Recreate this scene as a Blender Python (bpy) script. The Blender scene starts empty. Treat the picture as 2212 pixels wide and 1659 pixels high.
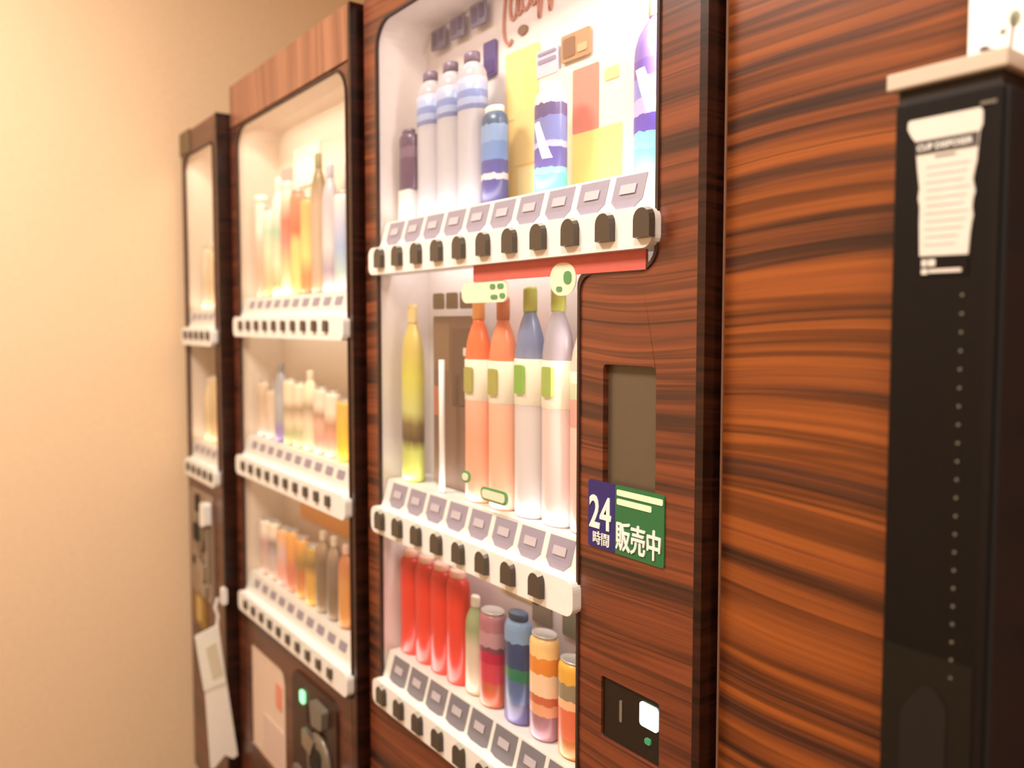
import bpy, math, random
from mathutils import Vector
from mathutils.geometry import tessellate_polygon

random.seed(7)
sc = bpy.context.scene
COL = sc.collection

# ------------------------------------------------------------------ camera, world, lights, exposure
cam_d = bpy.data.cameras.new('camera')
cam = bpy.data.objects.new('camera', cam_d)
COL.objects.link(cam)
cam.location = (0.0, -0.75, 1.25)
YAW, PITCH = math.radians(37.0057), math.radians(3.16)
fwd = Vector((-math.cos(YAW) * math.cos(PITCH), math.sin(YAW) * math.cos(PITCH), -math.sin(PITCH)))
cam.rotation_euler = fwd.to_track_quat('-Z', 'Y').to_euler()
cam_d.sensor_width = 36.0
cam_d.lens = 1750.0 / 2212.0 * 36.0
cam_d.shift_y = -(829.5 - 793.6) / 2212.0
cam_d.clip_start = 0.02
cam_d.dof.use_dof = True
cam_d.dof.focus_distance = 1.05
cam_d.dof.aperture_fstop = 2.4
sc.camera = cam

sc.view_settings.view_transform = 'Standard'
sc.view_settings.look = 'None'
sc.view_settings.gamma = 1.0
sc.view_settings.use_curve_mapping = False
sc.view_settings.exposure = 0.0

world = bpy.data.worlds.new('world')
sc.world = world
world.use_nodes = True
wb = world.node_tree.nodes['Background']
wb.inputs['Color'].default_value = (1.0, 0.80, 0.58, 1)
wb.inputs['Strength'].default_value = 0.10


def area(name, loc, target, sx, sy, power, color=(1, 1, 1), spread=None):
    d = bpy.data.lights.new(name, 'AREA')
    d.shape = 'RECTANGLE'
    d.size, d.size_y = sx, sy
    d.energy = power
    d.color = color
    if spread:
        d.spread = spread
    o = bpy.data.objects.new(name, d)
    COL.objects.link(o)
    o.location = loc
    o.rotation_euler = (Vector(target) - Vector(loc)).to_track_quat('-Z', 'Y').to_euler()
    return o


WARM = (1.0, 0.94, 0.86)
CEIL_LAMPS = [(-1.55, -1.15), (0.25, -1.15)]
for cxx, cyy in CEIL_LAMPS:
    area('ceiling_lamp', (cxx, cyy, 2.655), (cxx, cyy, 0), 0.55, 0.55, 45, WARM)

# ------------------------------------------------------------------ helpers


def lin(c):
    def f(v):
        v = v / 255.0
        return v / 12.92 if v <= 0.04045 else ((v + 0.055) / 1.055) ** 2.4
    return (f(c[0]), f(c[1]), f(c[2]), 1.0)


MATS = {}


def mat(name, c, rough=0.5, metal=0.0, spec=0.5, emit=0.0, trans=0.0, coat=0.0):
    if name in MATS:
        return MATS[name]
    m = bpy.data.materials.new(name)
    m.use_nodes = True
    b = m.node_tree.nodes['Principled BSDF']
    b.inputs['Base Color'].default_value = lin(c)
    b.inputs['Roughness'].default_value = rough
    b.inputs['Metallic'].default_value = metal
    b.inputs['Specular IOR Level'].default_value = spec
    b.inputs['Coat Weight'].default_value = coat
    if emit:
        b.inputs['Emission Color'].default_value = lin(c)
        b.inputs['Emission Strength'].default_value = emit
    if trans:
        b.inputs['Transmission Weight'].default_value = trans
        b.inputs['IOR'].default_value = 1.2
    # faint grain so that no surface is perfectly flat
    nt = m.node_tree
    n = nt.nodes.new('ShaderNodeTexNoise')
    n.inputs['Scale'].default_value = 60
    tc = nt.nodes.new('ShaderNodeTexCoord')
    nt.links.new(tc.outputs['Object'], n.inputs['Vector'])
    mx = nt.nodes.new('ShaderNodeMixRGB')
    mx.blend_type = 'MULTIPLY'
    mx.inputs['Fac'].default_value = 0.10
    mx.inputs['Color1'].default_value = lin(c)
    nt.links.new(n.outputs['Fac'], mx.inputs['Color2'])
    nt.links.new(mx.outputs['Color'], b.inputs['Base Color'])
    MATS[name] = m
    return m


def ramp_mat(stops, diag=None, rough=0.3, interp='CONSTANT'):
    """printed wrapper: colour bands up the height of the thing; diag = (colour, z0, z1) a slanting flash."""
    key = 'print_' + str(stops) + str(diag) + interp
    if key in MATS:
        return MATS[key]
    m = bpy.data.materials.new('printed_wrap')
    m.use_nodes = True
    nt = m.node_tree
    b = nt.nodes['Principled BSDF']
    b.inputs['Roughness'].default_value = rough
    tc = nt.nodes.new('ShaderNodeTexCoord')
    sp = nt.nodes.new('ShaderNodeSeparateXYZ')
    nt.links.new(tc.outputs['Generated'], sp.inputs[0])
    cr = nt.nodes.new('ShaderNodeValToRGB')
    cr.color_ramp.interpolation = interp
    el = cr.color_ramp.elements
    while len(el) < len(stops):
        el.new(0.5)
    for e, (p, c) in zip(el, sorted(stops)):
        e.position = p
        e.color = lin(c)
    # slight waviness of the print edges
    nz = nt.nodes.new('ShaderNodeTexNoise')
    nz.inputs['Scale'].default_value = 3.5
    nt.links.new(tc.outputs['Generated'], nz.inputs['Vector'])
    mm = nt.nodes.new('ShaderNodeMath')
    mm.operation = 'MULTIPLY_ADD'
    nt.links.new(nz.outputs['Fac'], mm.inputs[0])
    mm.inputs[1].default_value = 0.08
    nt.links.new(sp.outputs['Z'], mm.inputs[2])
    sb = nt.nodes.new('ShaderNodeMath')
    sb.operation = 'SUBTRACT'
    nt.links.new(mm.outputs[0], sb.inputs[0])
    sb.inputs[1].default_value = 0.04
    nt.links.new(sb.outputs[0], cr.inputs['Fac'])
    out = cr.outputs['Color']
    if diag:
        c, z0, z1, slope, wdt = diag

        def math_(op, a, bb):
            n = nt.nodes.new('ShaderNodeMath')
            n.operation = op
            for i, v in enumerate((a, bb)):
                if isinstance(v, (int, float)):
                    n.inputs[i].default_value = v
                else:
                    nt.links.new(v, n.inputs[i])
            return n.outputs[0]
        line = math_('ADD', sp.outputs['Z'], math_('MULTIPLY', sp.outputs['X'], slope))
        d1 = math_('ABSOLUTE', math_('SUBTRACT', line, (z0 + z1) / 2 + slope * 0.5), 0)
        f1 = math_('LESS_THAN', d1, wdt)
        f2 = math_('GREATER_THAN', sp.outputs['Z'], z0)
        f3 = math_('LESS_THAN', sp.outputs['Z'], z1)
        fac = math_('MULTIPLY', math_('MULTIPLY', f1, f2), f3)
        mx = nt.nodes.new('ShaderNodeMixRGB')
        nt.links.new(fac, mx.inputs['Fac'])
        nt.links.new(out, mx.inputs['Color1'])
        mx.inputs['Color2'].default_value = lin(c)
        out = mx.outputs['Color']
    nt.links.new(out, b.inputs['Base Color'])
    MATS[key] = m
    return m


def wood(name, vertical=False, freq=26.0, stops=None, rough=0.32, seed=0.0, spec=0.45, warp=0.075, veins=0.8):
    m = bpy.data.materials.new(name)
    m.use_nodes = True
    nt = m.node_tree
    b = nt.nodes['Principled BSDF']
    b.inputs['Roughness'].default_value = rough
    b.inputs['Specular IOR Level'].default_value = spec
    tc = nt.nodes.new('ShaderNodeTexCoord')
    mp = nt.nodes.new('ShaderNodeMapping')
    nt.links.new(tc.outputs['Object'], mp.inputs['Vector'])
    mp.inputs['Location'].default_value = (seed * 3.1, seed * 1.7, seed * 2.3)
    if vertical:
        mp.inputs['Rotation'].default_value = (0, math.radians(90), 0)
    # slow warp of the grain
    w = nt.nodes.new('ShaderNodeTexNoise')
    w.inputs['Scale'].default_value = 2.0
    w.inputs['Detail'].default_value = 1.0
    nt.links.new(mp.outputs[0], w.inputs['Vector'])
    sp = nt.nodes.new('ShaderNodeSeparateXYZ')
    nt.links.new(mp.outputs[0], sp.inputs[0])
    ma = nt.nodes.new('ShaderNodeMath')
    ma.operation = 'MULTIPLY_ADD'
    nt.links.new(w.outputs['Fac'], ma.inputs[0])
    ma.inputs[1].default_value = warp
    nt.links.new(sp.outputs['Z'], ma.inputs[2])
    cb = nt.nodes.new('ShaderNodeCombineXYZ')
    mxs = nt.nodes.new('ShaderNodeMath')
    mxs.operation = 'MULTIPLY'
    nt.links.new(sp.outputs['X'], mxs.inputs[0])
    mxs.inputs[1].default_value = 0.018
    mz = nt.nodes.new('ShaderNodeMath')
    mz.operation = 'MULTIPLY'
    nt.links.new(sp.outputs['Y'], mz.inputs[0])
    mz.inputs[1].default_value = 0.035
    nt.links.new(mxs.outputs[0], cb.inputs[0])
    nt.links.new(mz.outputs[0], cb.inputs[1])
    nt.links.new(ma.outputs[0], cb.inputs[2])
    n1 = nt.nodes.new('ShaderNodeTexNoise')
    n1.inputs['Scale'].default_value = freq
    n1.inputs['Detail'].default_value = 5.0
    n1.inputs['Roughness'].default_value = 0.62
    nt.links.new(cb.outputs[0], n1.inputs['Vector'])
    cr = nt.nodes.new('ShaderNodeValToRGB')
    stops = stops or [(0.30, (36, 20, 14)), (0.40, (74, 42, 29)), (0.465, (124, 66, 30)), (0.55, (152, 83, 34)), (0.63, (156, 84, 39)), (0.70, (96, 50, 30)), (0.76, (64, 34, 24))]
    el = cr.color_ramp.elements
    while len(el) < len(stops):
        el.new(0.5)
    for e, (p, c) in zip(el, stops):
        e.position = p
        e.color = lin(c)
    nt.links.new(n1.outputs['Fac'], cr.inputs['Fac'])
    # fine pores
    n2 = nt.nodes.new('ShaderNodeTexNoise')
    n2.inputs['Scale'].default_value = freq * 7
    n2.inputs['Detail'].default_value = 3.0
    nt.links.new(cb.outputs[0], n2.inputs['Vector'])
    cr2 = nt.nodes.new('ShaderNodeValToRGB')
    cr2.color_ramp.elements[0].position = 0.3
    cr2.color_ramp.elements[0].color = (0.6, 0.55, 0.5, 1)
    cr2.color_ramp.elements[1].position = 0.6
    cr2.color_ramp.elements[1].color = (1.08, 1.05, 1.0, 1)
    nt.links.new(n2.outputs['Fac'], cr2.inputs['Fac'])
    # thin dark veins that come and go along the grain
    n3 = nt.nodes.new('ShaderNodeTexNoise')
    n3.inputs['Scale'].default_value = freq * 1.6
    n3.inputs['Detail'].default_value = 2.0
    n3.inputs['Distortion'].default_value = 0.3
    of = nt.nodes.new('ShaderNodeVectorMath')
    of.operation = 'ADD'
    of.inputs[1].default_value = (4.7, 1.3, 8.9)
    nt.links.new(cb.outputs[0], of.inputs[0])
    nt.links.new(of.outputs[0], n3.inputs['Vector'])
    cr3 = nt.nodes.new('ShaderNodeValToRGB')
    e3 = cr3.color_ramp.elements
    e3.new(0.5)
    e3.new(0.5)
    for e, (p_, v_) in zip(e3, [(0.435, 1.0), (0.478, 0.36), (0.505, 0.42), (0.545, 1.0)]):
        e.position = p_
        e.color = (v_, v_ * .97, v_ * .93 + .04, 1)
    nt.links.new(n3.outputs['Fac'], cr3.inputs['Fac'])
    mv = nt.nodes.new('ShaderNodeMixRGB')
    mv.blend_type = 'MULTIPLY'
    mv.inputs['Fac'].default_value = veins
    nt.links.new(cr.outputs['Color'], mv.inputs['Color1'])
    nt.links.new(cr3.outputs['Color'], mv.inputs['Color2'])
    mx = nt.nodes.new('ShaderNodeMixRGB')
    mx.blend_type = 'MULTIPLY'
    mx.inputs['Fac'].default_value = 0.6
    nt.links.new(mv.outputs['Color'], mx.inputs['Color1'])
    nt.links.new(cr2.outputs['Color'], mx.inputs['Color2'])
    nt.links.new(mx.outputs['Color'], b.inputs['Base Color'])
    return m


def glass_mat():
    m = bpy.data.materials.new('clear_glass')
    m.use_nodes = True
    nt = m.node_tree
    nt.nodes.clear()
    o = nt.nodes.new('ShaderNodeOutputMaterial')
    t = nt.nodes.new('ShaderNodeBsdfTransparent')
    t.inputs['Color'].default_value = (0.97, 0.97, 0.96, 1)
    g = nt.nodes.new('ShaderNodeBsdfGlossy')
    g.inputs['Roughness'].default_value = 0.03
    lw = nt.nodes.new('ShaderNodeLayerWeight')
    lw.inputs['Blend'].default_value = 0.5
    pw = nt.nodes.new('ShaderNodeMath')
    pw.operation = 'POWER'
    nt.links.new(lw.outputs['Facing'], pw.inputs[0])
    pw.inputs[1].default_value = 5.0
    fr = nt.nodes.new('ShaderNodeMath')
    fr.operation = 'MULTIPLY_ADD'
    nt.links.new(pw.outputs[0], fr.inputs[0])
    fr.inputs[1].default_value = 0.45
    fr.inputs[2].default_value = 0.02
    mx = nt.nodes.new('ShaderNodeMixShader')
    nt.links.new(fr.outputs[0], mx.inputs[0])
    nt.links.new(t.outputs[0], mx.inputs[1])
    nt.links.new(g.outputs[0], mx.inputs[2])
    nt.links.new(mx.outputs[0], o.inputs['Surface'])
    return m


GLASS = glass_mat()


def root_loc(o):
    while o.parent:
        o = o.parent
    return Vector(o.location)


def make(name, verts, faces, m, parent=None, smooth=False):
    """verts in world metres; the mesh sits in its thing's frame."""
    off = root_loc(parent) if parent else Vector((0, 0, 0))
    me = bpy.data.meshes.new(name)
    me.from_pydata([tuple(Vector(v) - off) for v in verts], [], faces)
    me.validate()
    import bmesh
    bm = bmesh.new()
    bm.from_mesh(me)
    bmesh.ops.recalc_face_normals(bm, faces=bm.faces)
    bm.to_mesh(me)
    bm.free()
    me.materials.append(m)
    if smooth:
        for p in me.polygons:
            p.use_smooth = True
    o = bpy.data.objects.new(name, me)
    COL.objects.link(o)
    if parent:
        o.parent = parent
    return o


def thing(name, label, cat, loc, group=None):
    o = bpy.data.objects.new(name, None)
    o.empty_display_size = 0.05
    COL.objects.link(o)
    o.location = loc
    o['label'] = label
    o['category'] = cat
    if group:
        o['group'] = group
    return o


def boxdata(x0, x1, y0, y1, z0, z1):
    v = [(x0, y0, z0), (x1, y0, z0), (x1, y1, z0), (x0, y1, z0), (x0, y0, z1), (x1, y0, z1), (x1, y1, z1), (x0, y1, z1)]
    f = [(0, 3, 2, 1), (4, 5, 6, 7), (0, 1, 5, 4), (1, 2, 6, 5), (2, 3, 7, 6), (3, 0, 4, 7)]
    return v, f


def box(name, x0, x1, y0, y1, z0, z1, m, parent=None, bevel=0.0):
    o = make(name, *boxdata(x0, x1, y0, y1, z0, z1), m, parent)
    if bevel:
        md = o.modifiers.new('bevel', 'BEVEL')
        md.width = bevel
        md.segments = 2
    return o


def rounded(pts, radii, inset=0.0, seg=6):
    """outline with filleted corners; pts counter-clockwise in (x, z); inset moves every edge inwards."""
    n = len(pts)
    P = [Vector(p) for p in pts]
    if inset:
        Q = []
        for i in range(n):
            d1 = (P[i] - P[i - 1]).normalized()
            d2 = (P[(i + 1) % n] - P[i]).normalized()
            n1, n2 = Vector((-d1.y, d1.x)), Vector((-d2.y, d2.x))
            Q.append(P[i] + (n1 + n2) * inset / (1 + n1.dot(n2)))
        P = Q
    out = []
    for i in range(n):
        r = radii[i] if isinstance(radii, (list, tuple)) else radii
        p, a, b = P[i], P[i - 1], P[(i + 1) % n]
        if r <= 0:
            out.append(tuple(p))
            continue
        da, db = (a - p).normalized(), (b - p).normalized()
        ang = da.angle(db)
        t = r / math.tan(ang / 2)
        bis = (da + db).normalized()
        c = p + bis * (r / math.sin(ang / 2))
        s, e = p + da * t - c, p + db * t - c
        tot = s.angle_signed(e)
        for k in range(seg + 1):
            q = s.copy()
            th = -tot * k / seg
            q = Vector((s.x * math.cos(th) - s.y * math.sin(th), s.x * math.sin(th) + s.y * math.cos(th)))
            out.append(tuple(c + q))
    return out


def platedata(outer, holes, y0, y1):
    loops = [outer] + list(holes)
    flat = [p for l in loops for p in l]
    tris = tessellate_polygon([[Vector((p[0], p[1], 0)) for p in l] for l in loops])
    N = len(flat)
    v = [(p[0], y0, p[1]) for p in flat] + [(p[0], y1, p[1]) for p in flat]
    f = [tuple(t) for t in tris] + [tuple(N + i for i in reversed(t)) for t in tris]
    s = 0
    for l in loops:
        k = len(l)
        for i in range(k):
            a, b = s + i, s + (i + 1) % k
            f.append((a, b, N + b, N + a))
        s += k
    return v, f


def plate(name, outer, y0, y1, m, parent=None, holes=(), bevel=0.0):
    o = make(name, *platedata(outer, holes, y0, y1), m, parent)
    if bevel:
        md = o.modifiers.new('bevel', 'BEVEL')
        md.width = bevel
        md.segments = 2
        md.limit_method = 'ANGLE'
        md.angle_limit = math.radians(50)
    return o


def rect(x0, x1, z0, z1):
    return [(x0, z0), (x1, z0), (x1, z1), (x0, z1)]


def prism_x(name, prof, x0, x1, m, parent=None):
    """profile in (y, z) extruded along x"""
    n = len(prof)
    v = [(x0, p[0], p[1]) for p in prof] + [(x1, p[0], p[1]) for p in prof]
    f = [tuple(range(n))[::-1], tuple(range(n, 2 * n))] + [(i, (i + 1) % n, n + (i + 1) % n, n + i) for i in range(n)]
    return make(name, v, f, m, parent)


def lathe_data(prof, a, b, seg=20):
    v, f = [], []
    for r, z in prof:
        for k in range(seg):
            t = 2 * math.pi * k / seg
            v.append((a * r * math.cos(t), b * r * math.sin(t), z))
    for i in range(len(prof) - 1):
        for k in range(seg):
            k2 = (k + 1) % seg
            f.append((i * seg + k, i * seg + k2, (i + 1) * seg + k2, (i + 1) * seg + k))
    f.append(tuple(range(seg))[::-1])
    f.append(tuple((len(prof) - 1) * seg + k for k in range(seg)))
    return v, f


def lathe(name, loc, prof, a, b, m, parent):
    v, f = lathe_data(prof, a, b)
    return make(name, [(x + loc[0], y + loc[1], z + loc[2]) for x, y, z in v], f, m, parent, True)


def flat_text(name, body, x, y, z, size, m, parent, bold=0.0, align='LEFT', xs=1.0, depth=0.0008):
    cu = bpy.data.curves.new(name, 'FONT')
    cu.body = body
    cu.size = size
    cu.extrude = depth
    cu.offset = bold
    cu.resolution_u = 3
    cu.align_x = align
    t = bpy.data.objects.new(name, cu)
    COL.objects.link(t)
    bpy.context.view_layer.update()
    me = bpy.data.meshes.new_from_object(t.evaluated_get(bpy.context.evaluated_depsgraph_get()))
    bpy.data.objects.remove(t)
    off = root_loc(parent)
    for v in me.vertices:
        a, b_, c = v.co
        v.co = Vector((x + a * xs, y - c, z + b_)) - off
    me.materials.clear()
    me.materials.append(m)
    me.name = name
    o = bpy.data.objects.new(name, me)
    COL.objects.link(o)
    o.parent = parent
    return o


def ribbon_data(pts, w, y0, y1):
    P = [Vector(p) for p in pts]
    L, R = [], []
    for i, p in enumerate(P):
        d = (P[min(i + 1, len(P) - 1)] - P[max(i - 1, 0)]).normalized()
        n = Vector((-d.y, d.x)) * w / 2
        L.append(p + n)
        R.append(p - n)
    v, f = [], []
    for y in (y0, y1):
        for q in L:
            v.append((q.x, y, q.y))
        for q in R:
            v.append((q.x, y, q.y))
    k = len(P)
    for i in range(k - 1):
        f += [(i, i + 1, k + i + 1, k + i), (2 * k + i, 3 * k + i, 3 * k + i + 1, 2 * k + i + 1),
              (i, 2 * k + i, 2 * k + i + 1, i + 1), (k + i, k + i + 1, 3 * k + i + 1, 3 * k + i)]
    f += [(0, k, 3 * k, 2 * k), (k - 1, 3 * k - 1, 4 * k - 1, 2 * k - 1)]
    return v, f


def smooth_path(pts, n=6):
    P = [Vector(p) for p in pts]
    out = []
    for i in range(len(P) - 1):
        p0, p1, p2, p3 = P[max(i - 1, 0)], P[i], P[i + 1], P[min(i + 2, len(P) - 1)]
        for k in range(n):
            t = k / n
            out.append(0.5 * ((2 * p1) + (p2 - p0) * t + (2 * p0 - 5 * p1 + 4 * p2 - p3) * t * t + (3 * p1 - p0 - 3 * p2 + p3) * t ** 3))
    out.append(P[-1])
    return out


# ------------------------------------------------------------------ materials
WOOD_PANEL = wood('zebrano_panel', freq=19, seed=1.0)
WOOD_DOOR = wood('zebrano_door', freq=30, seed=2.3, spec=.8,
                 stops=[(0.30, (30, 15, 10)), (0.40, (66, 33, 22)), (0.48, (108, 54, 30)), (0.56, (128, 65, 35)), (0.64, (134, 70, 40)), (0.72, (74, 36, 24))])
WOOD_DOOR2 = wood('rosewood_door', freq=30, seed=4.1, spec=.9, veins=.4,
                  stops=[(0.28, (48, 24, 16)), (0.40, (76, 39, 26)), (0.52, (98, 50, 32)), (0.64, (112, 60, 38)), (0.74, (78, 40, 28))])
WOOD_HEAD = wood('upright_grain_veneer', vertical=True, freq=20, seed=5.7, spec=.7, veins=.15,
                 stops=[(0.28, (112, 70, 52)), (0.40, (138, 90, 66)), (0.52, (154, 102, 76)), (0.64, (164, 114, 88)), (0.74, (132, 86, 64))])  # paler stops: the glancing wall sheen is put into the wood colour
WOOD_EDGE = wood('dark_edge_veneer', freq=40, seed=3.3,
                 stops=[(0.30, (30, 10, 6)), (0.45, (58, 20, 10)), (0.60, (84, 34, 16)), (0.74, (40, 14, 8))])
EDGE_DARK = wood('dark_edge_strip', freq=40, seed=6.3,
                 stops=[(0.30, (20, 8, 5)), (0.45, (40, 16, 9)), (0.60, (58, 26, 14)), (0.74, (26, 10, 6))])
GASKET = mat('brown_rubber', (62, 38, 26), 0.6)
LINER = mat('pale_liner', (236, 224, 222), 0.6)
LINER_WARM = mat('warm_liner', (240, 222, 204), 0.6)
RAIL = mat('white_rail_plastic', (246, 244, 240), 0.35)
BUTTON = mat('smoked_button', (78, 68, 58), 0.25)
BUTTON_TOP = mat('pale_button_top', (176, 172, 158), 0.3)
TAG = mat('lilac_price_tag', (160, 152, 172), 0.4)
TAG_GREY = mat('grey_price_tag', (128, 126, 138), 0.4)
TAG_PRINT = mat('tag_print', (205, 196, 208), 0.4)
DARK = mat('dark_cavity', (34, 24, 18), 0.7)
WHITE = mat('white_print', (248, 248, 244), 0.5)
BLACKP = mat('black_plastic', (17, 13, 11), 0.45, spec=.2)
BLACKS = mat('black_side', (34, 33, 34), 0.6, spec=.25)
STEEL = mat('brushed_steel', (190, 184, 172), 0.35, metal=0.9)
GREYP = mat('grey_plastic', (120, 112, 100), 0.4)

# ------------------------------------------------------------------ room
WALLM = mat('warm_wall_paint', (240, 210, 174), 0.85, spec=0.2)
CEILM = mat('ceiling_paint', (236, 226, 208), 0.9, spec=0.2)
FLOORM = mat('floor_stone', (132, 112, 92), 0.5)
XW, YB, XR, YF, ZC = -2.60, 0.66, 1.7, -2.6, 2.7


def struct(name, *a):
    o = box(name, *a)
    o['kind'] = 'structure'
    return o


FZ = -0.20
struct('floor', XW - .1, XR + .1, YF - .1, YB + .1, FZ - .1, FZ, FLOORM)
struct('ceiling', XW - .1, XR + .1, YF - .1, YB + .1, ZC, ZC + .1, CEILM)
struct('wall_left', XW - .1, XW, YF, YB, FZ, ZC, WALLM)
struct('wall_back', XW - .1, XR + .1, YB, YB + .1, FZ, ZC, WALLM)
struct('wall_right', XR, XR + .1, YF, YB, FZ, ZC, WALLM)
struct('wall_front', XW - .1, XR + .1, YF - .1, YF, FZ, ZC, WALLM)

DIFF = mat('lamp_diffuser', (255, 226, 180), 0.5, emit=4.0)
for i, (cxx, cyy) in enumerate(CEIL_LAMPS):
    t = thing('ceiling_light', ['square recessed ceiling light over the far machines', 'square recessed ceiling light above the camera side of the room'][i], 'light', (cxx, cyy, ZC - .04))
    plate_o = make('frame', *boxdata(cxx - .31, cxx + .31, cyy - .31, cyy + .31, ZC - .03, ZC), RAIL, t)
    make('diffuser', *boxdata(cxx - .28, cxx + .28, cyy - .28, cyy + .28, ZC - .038, ZC - .03), DIFF, t)

# ------------------------------------------------------------------ vending machines
BTN_OUT = [(-0.0135, -0.017), (0.0135, -0.017), (0.0135, 0.004)] + [(0.0135 * math.cos(t), 0.004 + 0.0135 * math.sin(t)) for t in [math.pi * k / 8 for k in range(1, 8)]] + [(-0.0135, 0.004)]


def mesh_only(name, v, f, m):
    import bmesh
    me = bpy.data.meshes.new(name)
    me.from_pydata(v, [], f)
    bm = bmesh.new()
    bm.from_mesh(me)
    bmesh.ops.recalc_face_normals(bm, faces=bm.faces)
    bm.to_mesh(me)
    bm.free()
    me.materials.append(m)
    return me


def button_mesh(s):
    """dark push button: dome-topped, sloping back at the top, with a pale top facet"""
    o = [(x * s, z * s) for x, z in BTN_OUT]
    n = len(o)
    v = [(x, 0.0, z) for x, z in o] + [(x * .90, -0.008 * s, z * .92 - .0006) for x, z in o]
    f = [tuple(range(n, 2 * n))] + [(i, (i + 1) % n, n + (i + 1) % n, n + i) for i in range(n)]
    me = mesh_only('button', v, f, BUTTON)
    me.materials.append(BUTTON_TOP)
    for p in me.polygons:
        if p.center.z > 0.0125 * s:
            p.material_index = 1
    return me


def tag_mesh(w, h, point, m):
    o = [(-w / 2, h / 2), (-w / 2, -h / 2 + point), (-w * .28, -h / 2), (w * .28, -h / 2), (w / 2, -h / 2 + point), (w / 2, h / 2)]
    v, f = platedata(o, [], -0.001, 0.001)
    return mesh_only('price_tag', v, f, m)


def put(name, me, world, parent, rx=0.0, sx=1.0):
    o = bpy.data.objects.new(name, me)
    COL.objects.link(o)
    o.parent = parent
    o.location = Vector(world) - root_loc(parent)
    o.rotation_euler = (rx, 0, 0)
    o.scale.x = sx
    return o


LD = 0.112    # depth of the lit display


def shelf_rail(root, yf, x0, x1, b, xs, bmesh_, tagmesh, tag_xs, btn_s=1.0, tagz=0.046, prints=True):
    """white selection rail with its buttons, the tag strip above and the shelf behind"""
    rail = plate('button_rail', rounded(rect(x0 - .010, x1 + .004, b - .031, b + .021), .016), yf - .016, yf + .03, RAIL, root, bevel=.004)
    for x in xs:
        put('button', bmesh_, (x, yf - .016, b), rail)
    prof = [(yf + .000, b + .018), (yf + .016, b + .072), (yf + LD - .004, b + .072), (yf + LD - .004, b + .058), (yf + .030, b + .055), (yf + .030, b + .018)]
    sh = prism_x('display_shelf', prof, x0 + .003, x1 - .003, RAIL, root)
    tilt = -math.atan2(.016, .054)
    for x in tag_xs:
        yy = yf + .0005 + (tagz - .018) * .016 / .054
        put('price_tag', tagmesh, (x, yy - .0006, b + tagz), sh, tilt)
        if prints:
            put('tag_print', PRINT_ME, (x, yy - .0022, b + tagz + .004), sh, tilt)
    return rail, sh


def liner(root, outline, yf):
    o = [(p[0], p[1]) for p in outline]
    n = len(o)
    tris = tessellate_polygon([[Vector((p[0], p[1], 0)) for p in o]])
    v = [(p[0], yf + .004, p[1]) for p in o] + [(p[0], yf + LD, p[1]) for p in o]
    f = [(i, (i + 1) % n, n + (i + 1) % n, n + i) for i in range(n)] + [tuple(n + i for i in t) for t in tris]
    return make('display_liner', v, f, LINER if o[0][0] > -1.46 else LINER_WARM, root)


def machine(label, name, x0, x1, yf, top, win, wr, door_m, edge_m, head=None, door_holes=()):
    root = thing(name, label, 'vending machine', ((x0 + x1) / 2, yf + .3, FZ), None)
    box('cabinet', x0 + .004, x1 - .004, yf + LD + .012, .62, FZ + .04, top - .006, edge_m, root)
    for fx in (x0 + .08, x1 - .08):
        for fy in (yf + .16, .55):
            box('foot', fx - .03, fx + .03, fy - .03, fy + .03, FZ, FZ + .04, DARK, root)
    hole = rounded(win, wr)
    ztop = head if head else top
    d = plate('door', rect(x0, x1, FZ + .06, ztop), yf, yf + LD + .010, door_m, root, holes=[hole] + list(door_holes), bevel=.004)
    if head:
        plate('header_panel', rect(x0, x1, head + .002, top), yf, yf + LD + .010, WOOD_HEAD, root, bevel=.003)
    plate('window_gasket', rounded(win, [r + .001 for r in wr], -.001), yf - .003, yf + .004, GASKET, root, holes=[rounded(win, [max(r - .0035, .001) for r in wr], .0035)])
    liner(root, rounded(win, wr, .0012), yf)
    box('door_edge_trim', x1 - .010, x1 + .0018, yf - .0014, yf + LD + .008, FZ + .06, top - .001, EDGE_DARK, root)
    gp = rounded(win, wr, .002)
    plate('glass_pane', gp, yf + .0015, yf + .004, GLASS, root)
    return root, d


PRINT_ME = mesh_only('tag_print', *platedata(rect(-.014, .014, -.007, .006), [], -.0004, .0006), TAG_PRINT)
BTN3 = button_mesh(1.12)
BTN2 = button_mesh(0.78)
TAG3 = tag_mesh(.056, .046, .011, TAG)
TAG3B = tag_mesh(.059, .049, .004, TAG_GREY)
TAG2 = tag_mesh(.036, .020, .002, TAG)

# ---- nearest machine (M3)
X0, X1, Y3, TOP = -1.482, -0.622, 0.0, 1.883
WL, WRU, WRL, WB = -1.430, -0.695, -0.838, 0.492
win3 = [(WL, WB), (WRL, WB), (WRL, 1.316), (WRU, 1.316), (WRU, 1.826), (WL, 1.826)]
m3, door3 = machine('tall dark wood vending machine in front, L shaped window, 24 hour sticker', 'vending_machine',
                    X0, X1, Y3, TOP, win3, [.012, .012, .022, .03, .03, .05], WOOD_DOOR, WOOD_EDGE,
                    door_holes=[rounded(rect(-.792, -.697, 1.030, 1.194), .006), rounded(rect(-.792, -.686, .684, .768), .004)])
B1, B2, B3 = 1.373, 0.868, 0.520
shelf_rail(m3, Y3, WL, WRU, B1, [-1.388 + .0687 * k for k in range(11)], BTN3, TAG3, [-1.376 + .0690 * k for k in range(11)][0:10])
shelf_rail(m3, Y3, WL, WRL, B2, [-1.396 + .0694 * k for k in range(8)], BTN3, TAG3, [-1.372 + .0690 * k for k in range(8)])
shelf_rail(m3, Y3, WL, WRL, B3, [-1.396 + .0694 * k for k in range(8)], BTN3, TAG3B, [-1.372 + .0690 * k for k in range(8)])

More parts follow.
